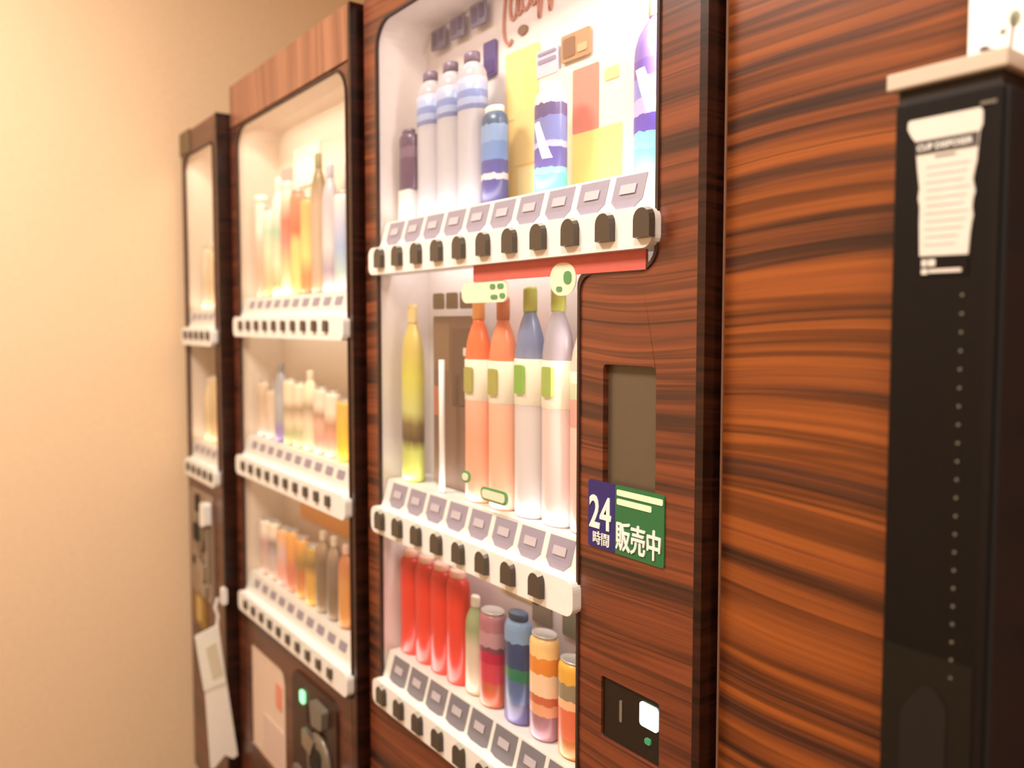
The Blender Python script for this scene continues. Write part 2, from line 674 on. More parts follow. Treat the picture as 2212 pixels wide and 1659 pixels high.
# red strip behind the glass under the first rail
plate('red_strip', rect(-1.095, WRU - .018, 1.3165, 1.3420), Y3 - .0035, Y3 + .0012, mat('red_print', (204, 98, 86), 0.5), m3)
# recessed dark screen, coin panel
box('dark_screen', -.792, -.697, Y3 + .010, Y3 + .016, 1.030, 1.194, mat('olive_grey_screen', (98, 84, 66), 0.3), m3)
cp = box('coin_panel', -.792, -.686, Y3 + .004, Y3 + .012, .684, .768, mat('coin_panel_black', (34, 26, 18), 0.3), m3)
plate('amount_display', rounded(rect(-.722, -.690, .727, .759), .005), Y3 + .002, Y3 + .005, mat('lit_display', (226, 255, 232), 0.4, emit=1.6), cp)
plate('coin_slot', rounded(rect(-.760, -.755, .715, .745), .002), Y3 + .003, Y3 + .005, STEEL, cp)
plate('return_button', rounded(rect(-.712, -.702, .706, .714), .003), Y3 + .001, Y3 + .005, mat('green_led', (60, 130, 90), .4, emit=.5), cp)

# 24 hours sign
st = plate('hours_sticker', rounded(rect(-.818, -.766, .944, 1.036), .004), Y3 - .002, Y3, mat('indigo_print', (48, 40, 112), 0.4), m3)
flat_text('lettering', '24', -.8155, Y3 - .0024, .972, .062, WHITE, st, bold=.0012, xs=.70)
for q in (0, .0007):
    flat_text('lettering', '時間', -.8085 + q, Y3 - .0024 - q * .4, .9505, .0195, WHITE, st, xs=.85)
sg = plate('on_sale_sticker', rounded(rect(-.7655, -.679, .944, 1.036), .003), Y3 - .002, Y3, mat('green_print', (44, 112, 66), 0.4), m3)
for k, (xa, xb, z) in enumerate([(-.762, -.681, 1.027), (-.762, -.700, 1.015)]):
    plate('print_line', rounded(rect(xa, xb, z - .0045, z + .0035), .002), Y3 - .0028, Y3 - .0018, mat('pale_green_print', (226, 248, 216), .5), sg)
for qx, qz in ((0, 0), (.0013, .0003), (.0004, .0013), (.0015, .0012)):
    flat_text('lettering', '販売中', -.7645 + qx, Y3 - .0024 - qx * .3, .9535 + qz, .041, WHITE, sg, xs=.665)
# pill and round stickers on the glass
CREAM = mat('cream_print', (240, 232, 206), .5)
GREENP = mat('leaf_green_print', (92, 152, 92), .5)


def pill(x0, x1, z0, z1, greens):
    p = plate('glass_sticker', rounded(rect(x0, x1, z0, z1), (z1 - z0) * .42), Y3 - .002, Y3 + .0012, CREAM, m3)
    for g in greens:
        plate('print_mark', rounded(rect(*g), .004), Y3 - .003, Y3 - .001, GREENP, p)


pill(-1.132, -1.005, 1.282, 1.316, [(-1.050, -1.036, 1.303, 1.311), (-1.030, -1.014, 1.303, 1.311), (-1.048, -1.030, 1.287, 1.294), (-1.024, -1.010, 1.288, 1.296)])
p = plate('glass_sticker', rounded(rect(-.899, -.843, 1.288, 1.334), .0228), Y3 - .0045, Y3 - .003, CREAM, m3)
plate('print_mark', rounded(rect(-.868, -.852, 1.304, 1.322), .007), Y3 - .0055, Y3 - .004, GREENP, p)
plate('print_mark', rounded(rect(-.884, -.872, 1.294, 1.301), .003), Y3 - .0055, Y3 - .004, GREENP, p)
ring = rounded(rect(-1.078, -1.006, .962, .984), .009)
p = plate('glass_sticker', ring, Y3 - .002, Y3 + .0012, GREENP, m3)
plate('print_mark', rounded(rect(-1.073, -1.011, .966, .980), .006), Y3 - .003, Y3 - .001, CREAM, p)
p = plate('glass_sticker', rounded(rect(-1.135, -1.110, .982, 1.002), .009), Y3 - .002, Y3 + .0012, GREENP, m3)
plate('print_mark', rounded(rect(-1.131, -1.114, .986, .998), .006), Y3 - .003, Y3 - .001, CREAM, p)

# back cards of the top compartment
YBK = Y3 + LD


def card(x0, x1, z0, z1, c, name='display_card', y=YBK, prints=(), parent=None, r=.004, rough=.5):
    pr = parent or m3
    o = plate(name, rounded(rect(x0, x1, z0, z1), r), y - .004, y - .0005, mat('card_%d_%d_%d' % c, c, rough), pr)
    for iq, q in enumerate(prints):
        plate('print_mark', rounded(rect(*q[:4]), .003), y - .0050 - .0003 * iq, y - .003, mat('card_%d_%d_%d' % q[4], q[4], .5), o)
    return o


card(-1.156, -1.066, 1.462, 1.715, (255, 214, 140), prints=[(-1.150, -1.100, 1.60, 1.70, (253, 218, 146)), (-1.13, -1.075, 1.52, 1.61, (251, 214, 146)), (-1.12, -1.075, 1.465, 1.515, (255, 232, 170))])
card(-1.064, -.812, 1.462, 1.655, (255, 246, 214), prints=[(-.978, -.918, 1.545, 1.645, (232, 140, 124)), (-.978, -.868, 1.466, 1.545, (253, 226, 140)), (-.905, -.875, 1.612, 1.630, (224, 206, 150))], y=YBK - .0005)
card(-1.068, -1.014, 1.653, 1.697, (206, 202, 220), prints=[(-1.064, -1.018, 1.674, 1.681, (150, 140, 170)), (-1.064, -1.018, 1.687, 1.692, (150, 140, 170))], y=YBK - .002)
card(-1.006, -.938, 1.662, 1.704, (178, 140, 104), prints=[(-1.000, -.972, 1.668, 1.698, (140, 100, 74)), (-.966, -.944, 1.670, 1.682, (206, 170, 130))], y=YBK - .002)
LILAC = (120, 108, 130)
for (xa, xb, za, zb) in [(-1.385, -1.335, 1.778, 1.816), (-1.318, -1.270, 1.781, 1.819), (-1.250, -1.200, 1.783, 1.822)]:
    card(xa, xb, za, zb, LILAC, name='small_sign', prints=[(xa + .006, xa + .022, za + .008, zb - .006, (92, 78, 104)), (xb - .020, xb - .006, za + .012, zb - .004, (84, 72, 98))], y=YBK - .012)
card(-1.222, -1.184, 1.690, 1.752, (82, 62, 132), name='purple_sign', prints=[(-1.217, -1.190, 1.695, 1.72, (70, 48, 116))], y=YBK - .002)

# script lettering on the header of the top compartment, partly cut off by the frame
LOGO = mat('red_brown_script', (186, 122, 102), .5)
strokes = [
    [(-1.108, 1.835), (-1.124, 1.80), (-1.132, 1.755), (-1.130, 1.722), (-1.118, 1.706), (-1.108, 1.712)],
    [(-1.104, 1.800), (-1.114, 1.772), (-1.110, 1.748), (-1.098, 1.752), (-1.088, 1.800), (-1.092, 1.752), (-1.080, 1.754)],
    [(-1.078, 1.800), (-1.080, 1.762), (-1.068, 1.752), (-1.056, 1.770), (-1.052, 1.802), (-1.054, 1.758), (-1.042, 1.756)],
    [(-1.030, 1.830), (-1.036, 1.780), (-1.034, 1.728), (-1.026, 1.770), (-1.016, 1.800)],
    [(-1.006, 1.830), (-1.010, 1.780), (-1.006, 1.732), (-.998, 1.768), (-.990, 1.796)],
    [(-.990, 1.764), (-.974, 1.784), (-.980, 1.800), (-.992, 1.780), (-.986, 1.754), (-.966, 1.750), (-.952, 1.764)],
]
lv, lf = [], []
for s_ in strokes:
    v_, f_ = ribbon_data([Vector((q.x - .032, q.y + .026)) for q in smooth_path(s_)], .0048, YBK - .004, YBK - .0005)
    k_ = len(lv)
    lv += v_
    lf += [tuple(i + k_ for i in q) for q in f_]
lo = make('script_lettering', lv, lf, LOGO, m3)
lo['kind'] = 'stuff'
plate('print_dot', [(-1.110 + .013 * math.cos(t), 1.746 + .008 * math.sin(t)) for t in [2 * math.pi * k / 12 for k in range(12)]], YBK - .004, YBK - .0005, mat('brown_dot', (130, 92, 70), .5), m3)

# second compartment backing: brown picture panel with divider rod
card(-1.320, -1.190, .945, 1.262, (122, 94, 78), name='picture_card', y=Y3 + .062, prints=[(-1.315, -1.262, 1.16, 1.25, (132, 104, 80)), (-1.318, -1.285, 1.075, 1.13, (176, 110, 90)), (-1.255, -1.196, 1.10, 1.24, (104, 78, 64)), (-1.216, -1.206, 1.19, 1.205, (224, 208, 196))])
for k, (xa, xb) in enumerate([(-1.318, -1.282), (-1.272, -1.236), (-1.226, -1.190)]):
    card(xa, xb, 1.275, 1.305, (138, 120, 98), name='small_sign', y=Y3 + .06)
rod_v, rod_f = lathe_data([(1, 0), (1, .24)], .0055, .0055, 10)
make('divider_rod', [(x - 1.243, y + .028, z + .943) for x, y, z in rod_v], rod_f, RAIL, m3, True)
for k, (xa, xb) in enumerate([(-1.080, -1.030), (-1.000, -.950), (-.935, -.880)]):
    card(xa, xb, .735, .785, [(150, 138, 120), (132, 132, 112), (110, 96, 88)][k], name='small_sign', y=YBK)
card(-.940, -.846, .690, .735, (104, 60, 60), name='small_sign', y=YBK - .002, prints=[(-.936, -.850, .700, .712, (140, 96, 96))])

# ---- middle machine (M2)
Y2 = -0.021
m2x0, m2x1 = -2.237, -1.499
win2 = [(-2.181, .462), (-1.518, .462), (-1.518, 1.766), (-2.181, 1.766)]
m2, door2 = machine('brown wood vending machine in the middle, three rows of small buttons', 'vending_machine',
                    m2x0, m2x1, Y2, 1.884, win2, [.012, .012, .06, .06], WOOD_DOOR2, WOOD_EDGE, head=1.772,
                    door_holes=[rounded(rect(-2.152, -1.905, .10, .384), [.01, .01, .03, .01])])
for bz in (1.244, .874, .501):
    shelf_rail(m2, Y2, -2.181, -1.518, bz, [-2.126 + .0592 * k for k in range(10)], BTN2, TAG2, [-2.112 + .0585 * k for k in range(10)], tagz=.052, prints=False)
pp = plate('poster_pane', rounded(rect(-2.152, -1.905, .10, .384), [.01, .01, .03, .01]), Y2 + .006, Y2 + .012, mat('pale_poster', (232, 208, 188), .4), m2)
plate('print_mark', rounded(rect(-1.975, -1.935, .27, .335), .006), Y2 + .004, Y2 + .007, mat('card_232_150_126', (232, 150, 126), .5), pp)
plate('print_mark', rounded(rect(-2.07, -1.93, .12, .22), .006), Y2 + .004, Y2 + .007, mat('card_214_190_180', (222, 198, 186), .5), pp)
# coin mechanism
cm = plate('coin_mechanism', rounded(rect(-1.838, -1.59, .12, .425), .03), Y2 - .006, Y2, mat('mech_plate', (58, 36, 25), .4), m2)
plate('status_lamp', rounded(rect(-1.783, -1.757, .362, .392), .008), Y2 - .010, Y2 - .005, mat('green_lamp', (150, 255, 190), .4, emit=1.2), cm)
lv_, lf_ = lathe_data([(0.2, 0), (1, 0), (1, .008), (.8, .014), (0.2, .014)], .062, .075, 24)
make('coin_bezel', [(x - 1.672, Y2 - .006 - z, y + .255) for x, y, z in lv_], lf_, mat('bezel_grey', (128, 118, 104), .3, metal=.4), cm, True)
plate('coin_slot', rounded(rect(-1.700, -1.640, .245, .300), .012), Y2 - .023, Y2 - .018, DARK, cm)
plate('slot_flap', rounded([(-1.735, .285), (-1.690, .275), (-1.668, .318), (-1.735, .325)], .006), Y2 - .026, Y2 - .016, STEEL, cm)
plate('return_lever', rounded([(-1.69, .345), (-1.635, .352), (-1.630, .398), (-1.70, .402)], .008), Y2 - .022, Y2 - .004, GREYP, cm, bevel=.003)
plate('bill_slot', rounded(rect(-1.740, -1.712, .330, .376), .006), Y2 - .012, Y2 - .004, DARK, cm)
plate('return_cup', rounded(rect(-1.82, -1.785, .13, .20), .008), Y2 - .014, Y2 - .004, GREYP, cm)
plate('white_tag', rounded(rect(-1.640, -1.597, .205, .262), .012), Y2 - .034, Y2 - .024, WHITE, cm)

# ---- farthest machine (M1)
Y1 = -0.054
m1x0, m1x1 = -2.590, -2.246
win1 = [(-2.556, .800), (-2.278, .800), (-2.278, 1.745), (-2.556, 1.745)]
m1, door1 = machine('narrow brown vending machine at the far wall, two rows', 'vending_machine',
                    m1x0, m1x1, Y1, 1.816, win1, [.012, .012, .02, .045], WOOD_DOOR2, WOOD_EDGE)
for bz in (1.215, .820):
    shelf_rail(m1, Y1, -2.556, -2.278, bz, [-2.52 + .055 * k for k in range(5)], BTN2, TAG2, [-2.52 + .055 * k for k in range(5)], tagz=.052, prints=False)
cm1 = plate('coin_mechanism', rounded(rect(-2.545, -2.335, .44, .755), .02), Y1 - .008, Y1, mat('mech_plate_light', (150, 128, 108), .4), m1)
lv_, lf_ = lathe_data([(0.2, 0), (1, 0), (1, .008), (.8, .014), (0.2, .014)], .055, .06, 24)
make('coin_bezel', [(x - 2.43, Y1 - .008 - z, y + .635) for x, y, z in lv_], lf_, mat('bezel_grey', (128, 118, 104), .3, metal=.4), cm1, True)
plate('coin_slot', rounded(rect(-2.458, -2.405, .612, .664), .012), Y1 - .026, Y1 - .020, DARK, cm1)
plate('bill_slot', rounded(rect(-2.475, -2.445, .690, .742), .008), Y1 - .014, Y1 - .006, DARK, cm1)
plate('return_lever', rounded([(-2.378, .665), (-2.335, .672), (-2.335, .735), (-2.378, .735)], .008), Y1 - .028, Y1 - .006, RAIL, cm1)
plate('chrome_strip', rounded(rect(-2.365, -2.348, .50, .66), .004), Y1 - .016, Y1 - .006, STEEL, cm1)
plate('return_button', rounded([(-2.46, .520), (-2.39, .495), (-2.39, .545), (-2.46, .565)], .008), Y1 - .016, Y1 - .006, STEEL, cm1)
plate('return_button', rounded([(-2.44, .470), (-2.38, .445), (-2.38, .485), (-2.44, .515)], .008), Y1 - .016, Y1 - .006, STEEL, cm1)
plate('keyhole', rounded(rect(-2.525, -2.500, .522, .548), .01), Y1 - .010, Y1 - .006, DARK, cm1)
ys = plate('yellow_sticker', rounded(rect(-2.545, -2.425, .335, .437), .02), Y1 - .003, Y1, mat('ochre_print', (150, 116, 50), .5), m1)
plate('print_mark', rounded(rect(-2.512, -2.465, .350, .425), .012), Y1 - .004, Y1 - .002, mat('pale_ochre', (206, 172, 104), .5), ys)
plate('corner_cap', rect(m1x0 - .004, m1x0 + .10, 1.752, 1.818), Y1 - .003, Y1 + .001, mat('taupe_cap', (112, 90, 64), .5), m1)

# display lamps behind the front frames and under the rails (the machines' own tubes)
COOL = (1.0, 0.95, 0.92)


def strip(x0, x1, y, z, power, tgt_dy=.05, tgt_dz=-.12, w=.014):
    xm = (x0 + x1) / 2
    a = area('display_lamp', (xm, y, z), (xm, y + tgt_dy, z + tgt_dz), x1 - x0, w, power, COOL if x0 > -1.46 else (1.0, .89, .77))
    return a


# tubes lie along the front edge of each shelf, behind the tag strip, and shine up and back
def low_strip(x0, x1, yf, zb, power):
    strip(x0, x1, yf + .021, zb + .078, power, .05, .10)


low_strip(WL + .03, WRU - .03, Y3, B1, .32)
low_strip(WL + .03, WRL - .03, Y3, B2, .20)
low_strip(WL + .03, WRL - .03, Y3, B3, .12)
area('display_lamp', (WRU - .012, Y3 + .03, 1.64), (WRU - .3, Y3 + .09, 1.60), .016, .30, 1.15, COOL)
area('display_lamp', (WRL - .008, Y3 + .03, 1.12), (WRL - .3, Y3 + .09, 1.10), .016, .26, .5, COOL)
for bz, pw in ((1.244, .16), (.874, .11), (.501, .07)):
    low_strip(-2.16, -1.54, Y2, bz, pw)
strip(-2.14, -1.56, Y2 + .022, 1.752, .6)
# weaker tubes under the rails and the headers
strip(WL + .05, WRU - .05, Y3 + .022, 1.812, .30)
strip(WL + .03, WRL - .03, Y3 + .045, B1 - .036 + .06, .45)
strip(WL + .03, WRL - .03, Y3 + .045, B2 + .053, .35)
strip(-2.14, -1.56, Y2 + .045, 1.244 + .053, .3)
strip(-2.14, -1.56, Y2 + .045, .874 + .053, .2)
strip(-2.52, -2.30, Y1 + .022, 1.735, .25)
for bz, pw in ((1.215, .09), (.820, .08)):
    low_strip(-2.54, -2.29, Y1, bz, pw)

# ------------------------------------------------------------------ wood cabinet on the right
YP = 0.024
cab = thing('veneer_cabinet', 'wide cabinet clad in orange and brown striped veneer, right of front machine', 'cabinet', (.1, .3, FZ))
box('carcass', -.600, .40, YP + .02, .62, FZ + .03, 2.30, WOOD_EDGE, cab)
plate('veneer_panel', rect(-.612, .40, FZ + .05, 2.32), YP, YP + .02, WOOD_PANEL, cab, bevel=.0015)
plate('edge_strip', rect(-.6145, -.6122, FZ + .05, 2.32), YP - .001, YP + .02, mat('edge_band', (150, 108, 84), .4), cab)
box('plinth', -.58, .38, YP + .05, .60, FZ, FZ + .03, DARK, cab)

# ------------------------------------------------------------------ cup disposal column
YD = -0.076
dx0, dx1 = -.3585, -.2745
dsp = thing('cup_disposal_column', 'slim black column with pale lid and white cup shaped sticker', 'bin', ((dx0 + dx1) / 2, YD + .047, FZ))
box('body', dx0, dx1, YD, YD + .092, FZ + .02, 1.432, BLACKP, dsp, bevel=.002)
box('side_panel', dx1 - .001, dx1 + .0035, YD + .003, YD + .090, FZ + .03, 1.430, BLACKS, dsp, bevel=.001)
box('base', dx0 - .01, dx1 + .01, YD - .01, YD + .098, FZ, FZ + .02, BLACKP, dsp)
box('lid', -.3645, -.2705, YD - .005, YD + .097, 1.4435, 1.4575, mat('pale_lid', (206, 190, 172), .45), dsp, bevel=.0015)
box('lid_neck', dx0 + .002, dx1 - .002, YD + .002, YD + .090, 1.432, 1.4435, DARK, dsp)
plate('corner_post', rounded(rect(-.2815, -.2745, FZ + .03, 1.425), .002), YD - .0015, YD + .001, mat('dark_post', (22, 18, 17), .4, spec=.2), dsp)
stk = plate('cup_sticker', [(-.3455, 1.4165), (-.2905, 1.4165), (-.2885, 1.4135), (-.2885, 1.4035), (-.2905, 1.3985), (-.2915, 1.385), (-.2920, 1.376),
                            (-.2935, 1.3685), (-.2945, 1.362), (-.2935, 1.357), (-.2925, 1.3525), (-.2940, 1.347), (-.2945, 1.340), (-.2935, 1.334), (-.2945, 1.3285), (-.2955, 1.320), (-.2965, 1.304),
                            (-.3345, 1.3045), (-.3355, 1.330), (-.3355, 1.345), (-.3370, 1.352), (-.3360, 1.360), (-.3380, 1.375), (-.3395, 1.390), (-.3405, 1.3985), (-.3440, 1.4035), (-.3470, 1.4095), (-.3470, 1.4145)][::-1],
            YD - .0012, YD, mat('off_white_sticker', (226, 220, 210), .5), dsp)
plate('title_band', [(-.3395, 1.3875), (-.2918, 1.3875), (-.2912, 1.3985), (-.3402, 1.3985)], YD - .0018, YD - .001, mat('dark_band', (70, 62, 58), .5), stk)
flat_text('lettering', 'CUP DISPOSER', -.3385, YD - .0019, 1.3905, .0068, WHITE, stk, bold=.00012, depth=.0003, xs=.97)
plate('print_line', rect(-.324, -.308, 1.3835, 1.3852), YD - .0016, YD - .001, mat('mid_grey_print', (128, 120, 114), .5), stk)
for k in range(11):
    z = 1.377 - .0063 * k
    w_ = .034 - .002 * (k % 3)
    plate('print_line', rect(-.331 + .001 * (k % 2), -.331 + w_ - (.0 if k < 9 else .008), z - .0009, z + .0007), YD - .0016, YD - .001, mat('light_grey_print', (206, 200, 192), .5), stk)
cap = plate('sticker_footer', rect(-.334, -.2965, 1.288, 1.3035), YD - .0010, YD, BLACKP, dsp)
for (xa, xb, za, zb) in [(-.3325, -.3285, 1.296, 1.3015), (-.3275, -.3215, 1.296, 1.3015), (-.3325, -.3275, 1.2895, 1.294), (-.3265, -.3010, 1.2905, 1.2935)]:
    plate('print_line', rect(xa, xb, za, zb), YD - .0016, YD - .0008, mat('off_white_sticker', (226, 220, 210), .5), cap)
plate('painted_glint', rounded(rect(-.2905, -.2785, 1.418, 1.4205), .001), YD - .0016, YD, GREYP, dsp)  # highlight on the black body, put in as a thin grey plate
dot_me = mesh_only('vent_dot', *platedata([(.0012 * math.cos(2 * math.pi * k / 8), .0012 * math.sin(2 * math.pi * k / 8)) for k in range(8)], [], -.0008, .0008), GREYP)
for k in range(22):
    put('vent_dot', dot_me, (-.3000, YD - .0003, 1.272 - .0148 * k), dsp)
plate('cup_inlet', rounded([(-.340, .80), (-.302, .80), (-.302, .935), (-.318, .955), (-.340, .92)], .01), YD - .002, YD, mat('deep_black', (12, 10, 9), .5), dsp)
plate('lower_cover', rect(dx0 + .002, -.283, .70, .975), YD - .001, YD + .0005, mat('brown_black', (26, 22, 17), .4, spec=.25), dsp)

# white card on the lid
cd = thing('printed_card', 'upright white card with plant drawing, standing on black column lid', 'card', (-.275, YD + .045, 1.4575))
plate('board', rect(-.3215, -.225, 1.4575, 1.62), YD + .044, YD + .048, mat('bright_card', (255, 255, 252), .6), cd)
INK = mat('plant_ink', (120, 112, 104), .6)
pv, pf = [], []
for s_, w_ in [([(-.2885, 1.463), (-.288, 1.478), (-.286, 1.494)], .0016), ([(-.310, 1.474), (-.302, 1.472), (-.293, 1.468), (-.289, 1.464)], .0016),
               ([(-.305, 1.469), (-.311, 1.465)], .002)]:
    v_, f_ = ribbon_data(smooth_path(s_), w_, YD + .0432, YD + .0441)
    k_ = len(pv)
    pv += v_
    pf += [tuple(i + k_ for i in q) for q in f_]
make('stem_drawing', pv, pf, INK, cd)['kind'] = 'stuff'
for (px_, pz_, a_, b_, col) in [(-.2860, 1.4925, .0042, .0062, (150, 152, 128)), (-.2945, 1.4845, .0024, .0022, (140, 140, 120)), (-.3085, 1.4745, .0040, .0020, (126, 112, 118))]:
    plate('leaf_drawing', [(px_ + a_ * math.cos(2 * math.pi * k / 14), pz_ + b_ * math.sin(2 * math.pi * k / 14)) for k in range(14)], YD + .0432, YD + .0441, mat('card_%d_%d_%d' % col, col, .6), cd)

# hanging white paper between the far and the middle machine
PX = -2.232
hs = thing('hanging_notice', 'long white paper notice hanging by a string beside the far machine', 'notice', (PX, -.08, .03))


def yz_plate(name, pts, x0, x1, m, parent):
    v, f = platedata(pts, [], x0, x1)
    return make(name, [(b, a, c) for a, b, c in v], f, m, parent)


PAPER = mat('white_paper', (255, 248, 238), .7)
yz_plate('long_sheet', [(-.080, .421), (-.033, .036), (-.046, .030), (-.068, .048), (-.098, .020), (-.108, .022), (-.119, .250), (-.136, .405)], PX - .002, PX, PAPER, hs)
sh1 = yz_plate('short_sheet', [(-.0795, .4215), (-.064, .255), (-.122, .246), (-.143, .404)], PX + .0005, PX + .003, mat('bright_paper', (252, 250, 238), .7), hs)
yz_plate('print_mark', [(-.088, .375), (-.070, .28), (-.098, .27), (-.116, .365)], PX + .003, PX + .004, mat('faint_print', (226, 216, 190), .7), sh1)
yz_plate('string', [(-.080, .418), (-.076, .445), (-.083, .470), (-.076, .495), (-.083, .497), (-.092, .470), (-.084, .447), (-.087, .418)], PX - .002, PX + .001, RAIL, hs)
yz_plate('hook', rounded([(-.070, .470), (-.054, .475), (-.054, .520), (-.068, .520)], .006), PX - .012, PX + .004, RAIL, hs)

# ------------------------------------------------------------------ the drinks on show
BOTTLE = [(.80, 0), (.97, .012), (1, .04), (1, .66), (.97, .72), (.84, .79), (.62, .845), (.43, .88), (.41, .90)]
WATER = [(.80, 0), (.97, .012), (1, .04), (1, .83), (.95, .87), (.78, .905), (.52, .93), (.47, .94)]
CANP = [(.80, 0), (.98, .03), (1, .06), (1, .90), (.95, .94), (.80, .975)]
SLIM = [(.82, 0), (1, .02), (1, .84), (.92, .90), (.66, .935)]
CUPP = [(.72, 0), (.75, .01), (.96, .92), (1, .94)]


def product(kind, x, y, z, a, h, body, cap=None, band=None, label='', group=None, b=None, diag=None, interp='CONSTANT', marks=()):
    b = b or .017
    nm = {'bottle': 'drink_bottle', 'can': 'drink_can', 'slim': 'bottle_can', 'cup': 'drink_cup', 'water': 'drink_bottle'}[kind]
    cat = {'bottle': 'bottle', 'can': 'can', 'slim': 'can', 'cup': 'cup', 'water': 'bottle'}[kind]
    r = thing(nm, label, cat, (x, y, z), group)
    m = body if not isinstance(body, list) else ramp_mat(body, diag, interp=interp)
    prof = {'bottle': BOTTLE, 'can': CANP, 'slim': SLIM, 'cup': CUPP, 'water': WATER}[kind]
    lathe('body', (x, y, z), [(q[0], q[1] * h) for q in prof], a, b, m, r)
    cm_ = mat('cap_%d_%d_%d' % (cap or (235, 232, 226)), cap or (235, 232, 226), .35)
    if kind == 'bottle':
        lathe('cap', (x, y, z), [(.44, .892 * h), (.46, .90 * h), (.46, .985 * h), (.40, h)], a, b, cm_, r)
    elif kind == 'water':
        lathe('cap', (x, y, z), [(.50, .936 * h), (.56, .945 * h), (.56, .99 * h), (.48, h)], a, b, cm_, r)
    elif kind == 'can':
        lathe('lid', (x, y, z), [(.82, .970 * h), (.86, .985 * h), (.86, h), (.78, h * .995)], a, b, mat('lid_metal', (214, 210, 204), .3, metal=.6), r)
    elif kind == 'slim':
        lathe('cap', (x, y, z), [(.66, .93 * h), (.70, .945 * h), (.70, .99 * h), (.62, h)], a, b, cm_, r)
    else:
        lathe('lid', (x, y, z), [(1.03, .93 * h), (1.05, .95 * h), (1.03, .985 * h), (.9, h)], a, b, cm_, r)
    if band:
        z0, z1, st_ = band
        bm_ = ramp_mat(st_) if isinstance(st_, list) else mat('band_%d_%d_%d' % st_, st_, .4)
        lbd = lathe('label_band', (x, y, z), [(1.0, z0 * h), (1.03, z0 * h + .001), (1.03, z1 * h - .001), (1.0, z1 * h)], a, b, bm_, r)
        for gx, gz0, gz1, gc in marks:
            plate('leaf_mark', rounded(rect(x + gx - a * .36, x + gx + a * .36, z + gz0 * h, z + gz1 * h), .004), y - b - .004, y - b + .004, mat('card_%d_%d_%d' % gc, gc, .4), lbd)
    return r


CLEAR = mat('clear_pet', (222, 218, 228), .15, trans=.35)
Z1_, Z2_, Z3_ = B1 + .0725, B2 + .0725, B3 + .0725
G1, G2, G3 = 'drinks on the top shelf of the front machine', 'bottles on the middle shelf of the front machine', 'drinks on the bottom shelf of the front machine'
# top shelf, front machine
product('slim', -1.386, .045, 1.541 - .035, .028, .115, [(0, (98, 72, 100)), (.55, (120, 96, 122)), (.75, (92, 68, 96))], (110, 90, 110),
        label='small dusky purple can beside the left wall of the top shelf', group=G1, b=.014)
pillar = box('can_stand', -1.406, -1.368, .033, .057, Z1_, 1.5055, LINER, m3)
lab = [(0, (128, 138, 190)), (.16, (170, 186, 228)), (.36, (130, 148, 206)), (.6, (176, 190, 232)), (.84, (206, 200, 226))]
for k, (x, lb) in enumerate([(-1.332, 'clear water bottle with blue label, next to the small purple can'),
                             (-1.262, 'clear water bottle with blue label, middle of the three alike'),
                             (-1.193, 'clear water bottle with blue label, next to the navy can')]):
    product('water', x, .062, Z1_, .034, .274, CLEAR, (120, 100, 128), (.63, .83, lab), label=lb, group='water bottles on the top shelf', b=.022)
product('slim', -1.126, .062, Z1_, .031, .168, [(0, (74, 72, 130)), (.28, (212, 190, 196)), (.34, (84, 84, 150)), (.48, (110, 140, 196)), (.68, (132, 160, 206)), (.86, (70, 96, 132))], (244, 246, 244),
        label='slim navy and blue can with white cap on top shelf', group=G1, b=.018)
SPORT = [(0, (110, 224, 216)), (.20, (140, 196, 232)), (.26, (104, 96, 168)), (.44, (190, 186, 232)), (.50, (128, 134, 196)), (.74, (104, 90, 140)), (.86, (236, 226, 232))]
product('slim', -.978, .062, Z1_, .032, .172, SPORT, (250, 246, 248), label='navy sports drink with white cap and teal foot, before yellow posters', group=G1, b=.020,
        diag=((236, 250, 255), .34, .70, .9, .13))
product('bottle', -.752, .062, Z1_, .040, .232, [(0, (120, 226, 222)), (.16, (140, 200, 240)), (.26, (110, 92, 196)), (.36, (206, 190, 240)), (.46, (150, 150, 226)), (.60, (128, 104, 200)), (.72, (150, 124, 210))],
        (230, 196, 160), label='purple blue sports drink bottle at the right end of top shelf', group=G1, b=.028, diag=((244, 250, 255), .38, .66, .9, .12))

# middle shelf, front machine
GRN = [(0, (250, 240, 214)), (.30, (150, 190, 96)), (.62, (186, 206, 130)), (.78, (252, 246, 230))]
CREAMB = (252, 244, 226)
GRN2 = [(0, (252, 240, 216)), (.38, (196, 190, 110)), (.62, (206, 196, 124)), (.74, (252, 244, 226))]
product('bottle', -1.376, .045, Z2_, .030, .345, [(0, (206, 216, 110)), (.20, (200, 206, 110)), (.27, (96, 76, 50)), (.36, (130, 108, 70)), (.44, (206, 206, 130)), (.66, (214, 208, 96)), (.82, (206, 186, 104))], (232, 208, 150),
        label='yellow green tea bottle by the left wall of middle shelf', group=G2, b=.019, interp='LINEAR')
product('bottle', -1.150, .045, Z2_, .031, .352, [(0, (250, 176, 150)), (.35, (248, 170, 140)), (.58, (246, 186, 164)), (.72, (236, 130, 92)), (.86, (240, 116, 70))], (226, 150, 84),
        (.50, .70, CREAMB), label='orange red bottle with white and olive band, left one of two orange', group=G2, b=.020, marks=[(0, .54, .665, (176, 172, 96))], interp='LINEAR')
product('bottle', -1.079, .045, Z2_, .031, .352, [(0, (250, 190, 164)), (.35, (250, 184, 156)), (.62, (250, 190, 166)), (.78, (240, 140, 104))], (214, 120, 84),
        (.50, .70, CREAMB), label='orange red bottle with white and olive band, right one of two orange', group=G2, b=.020, marks=[(0, .54, .665, (176, 172, 92))], interp='LINEAR')
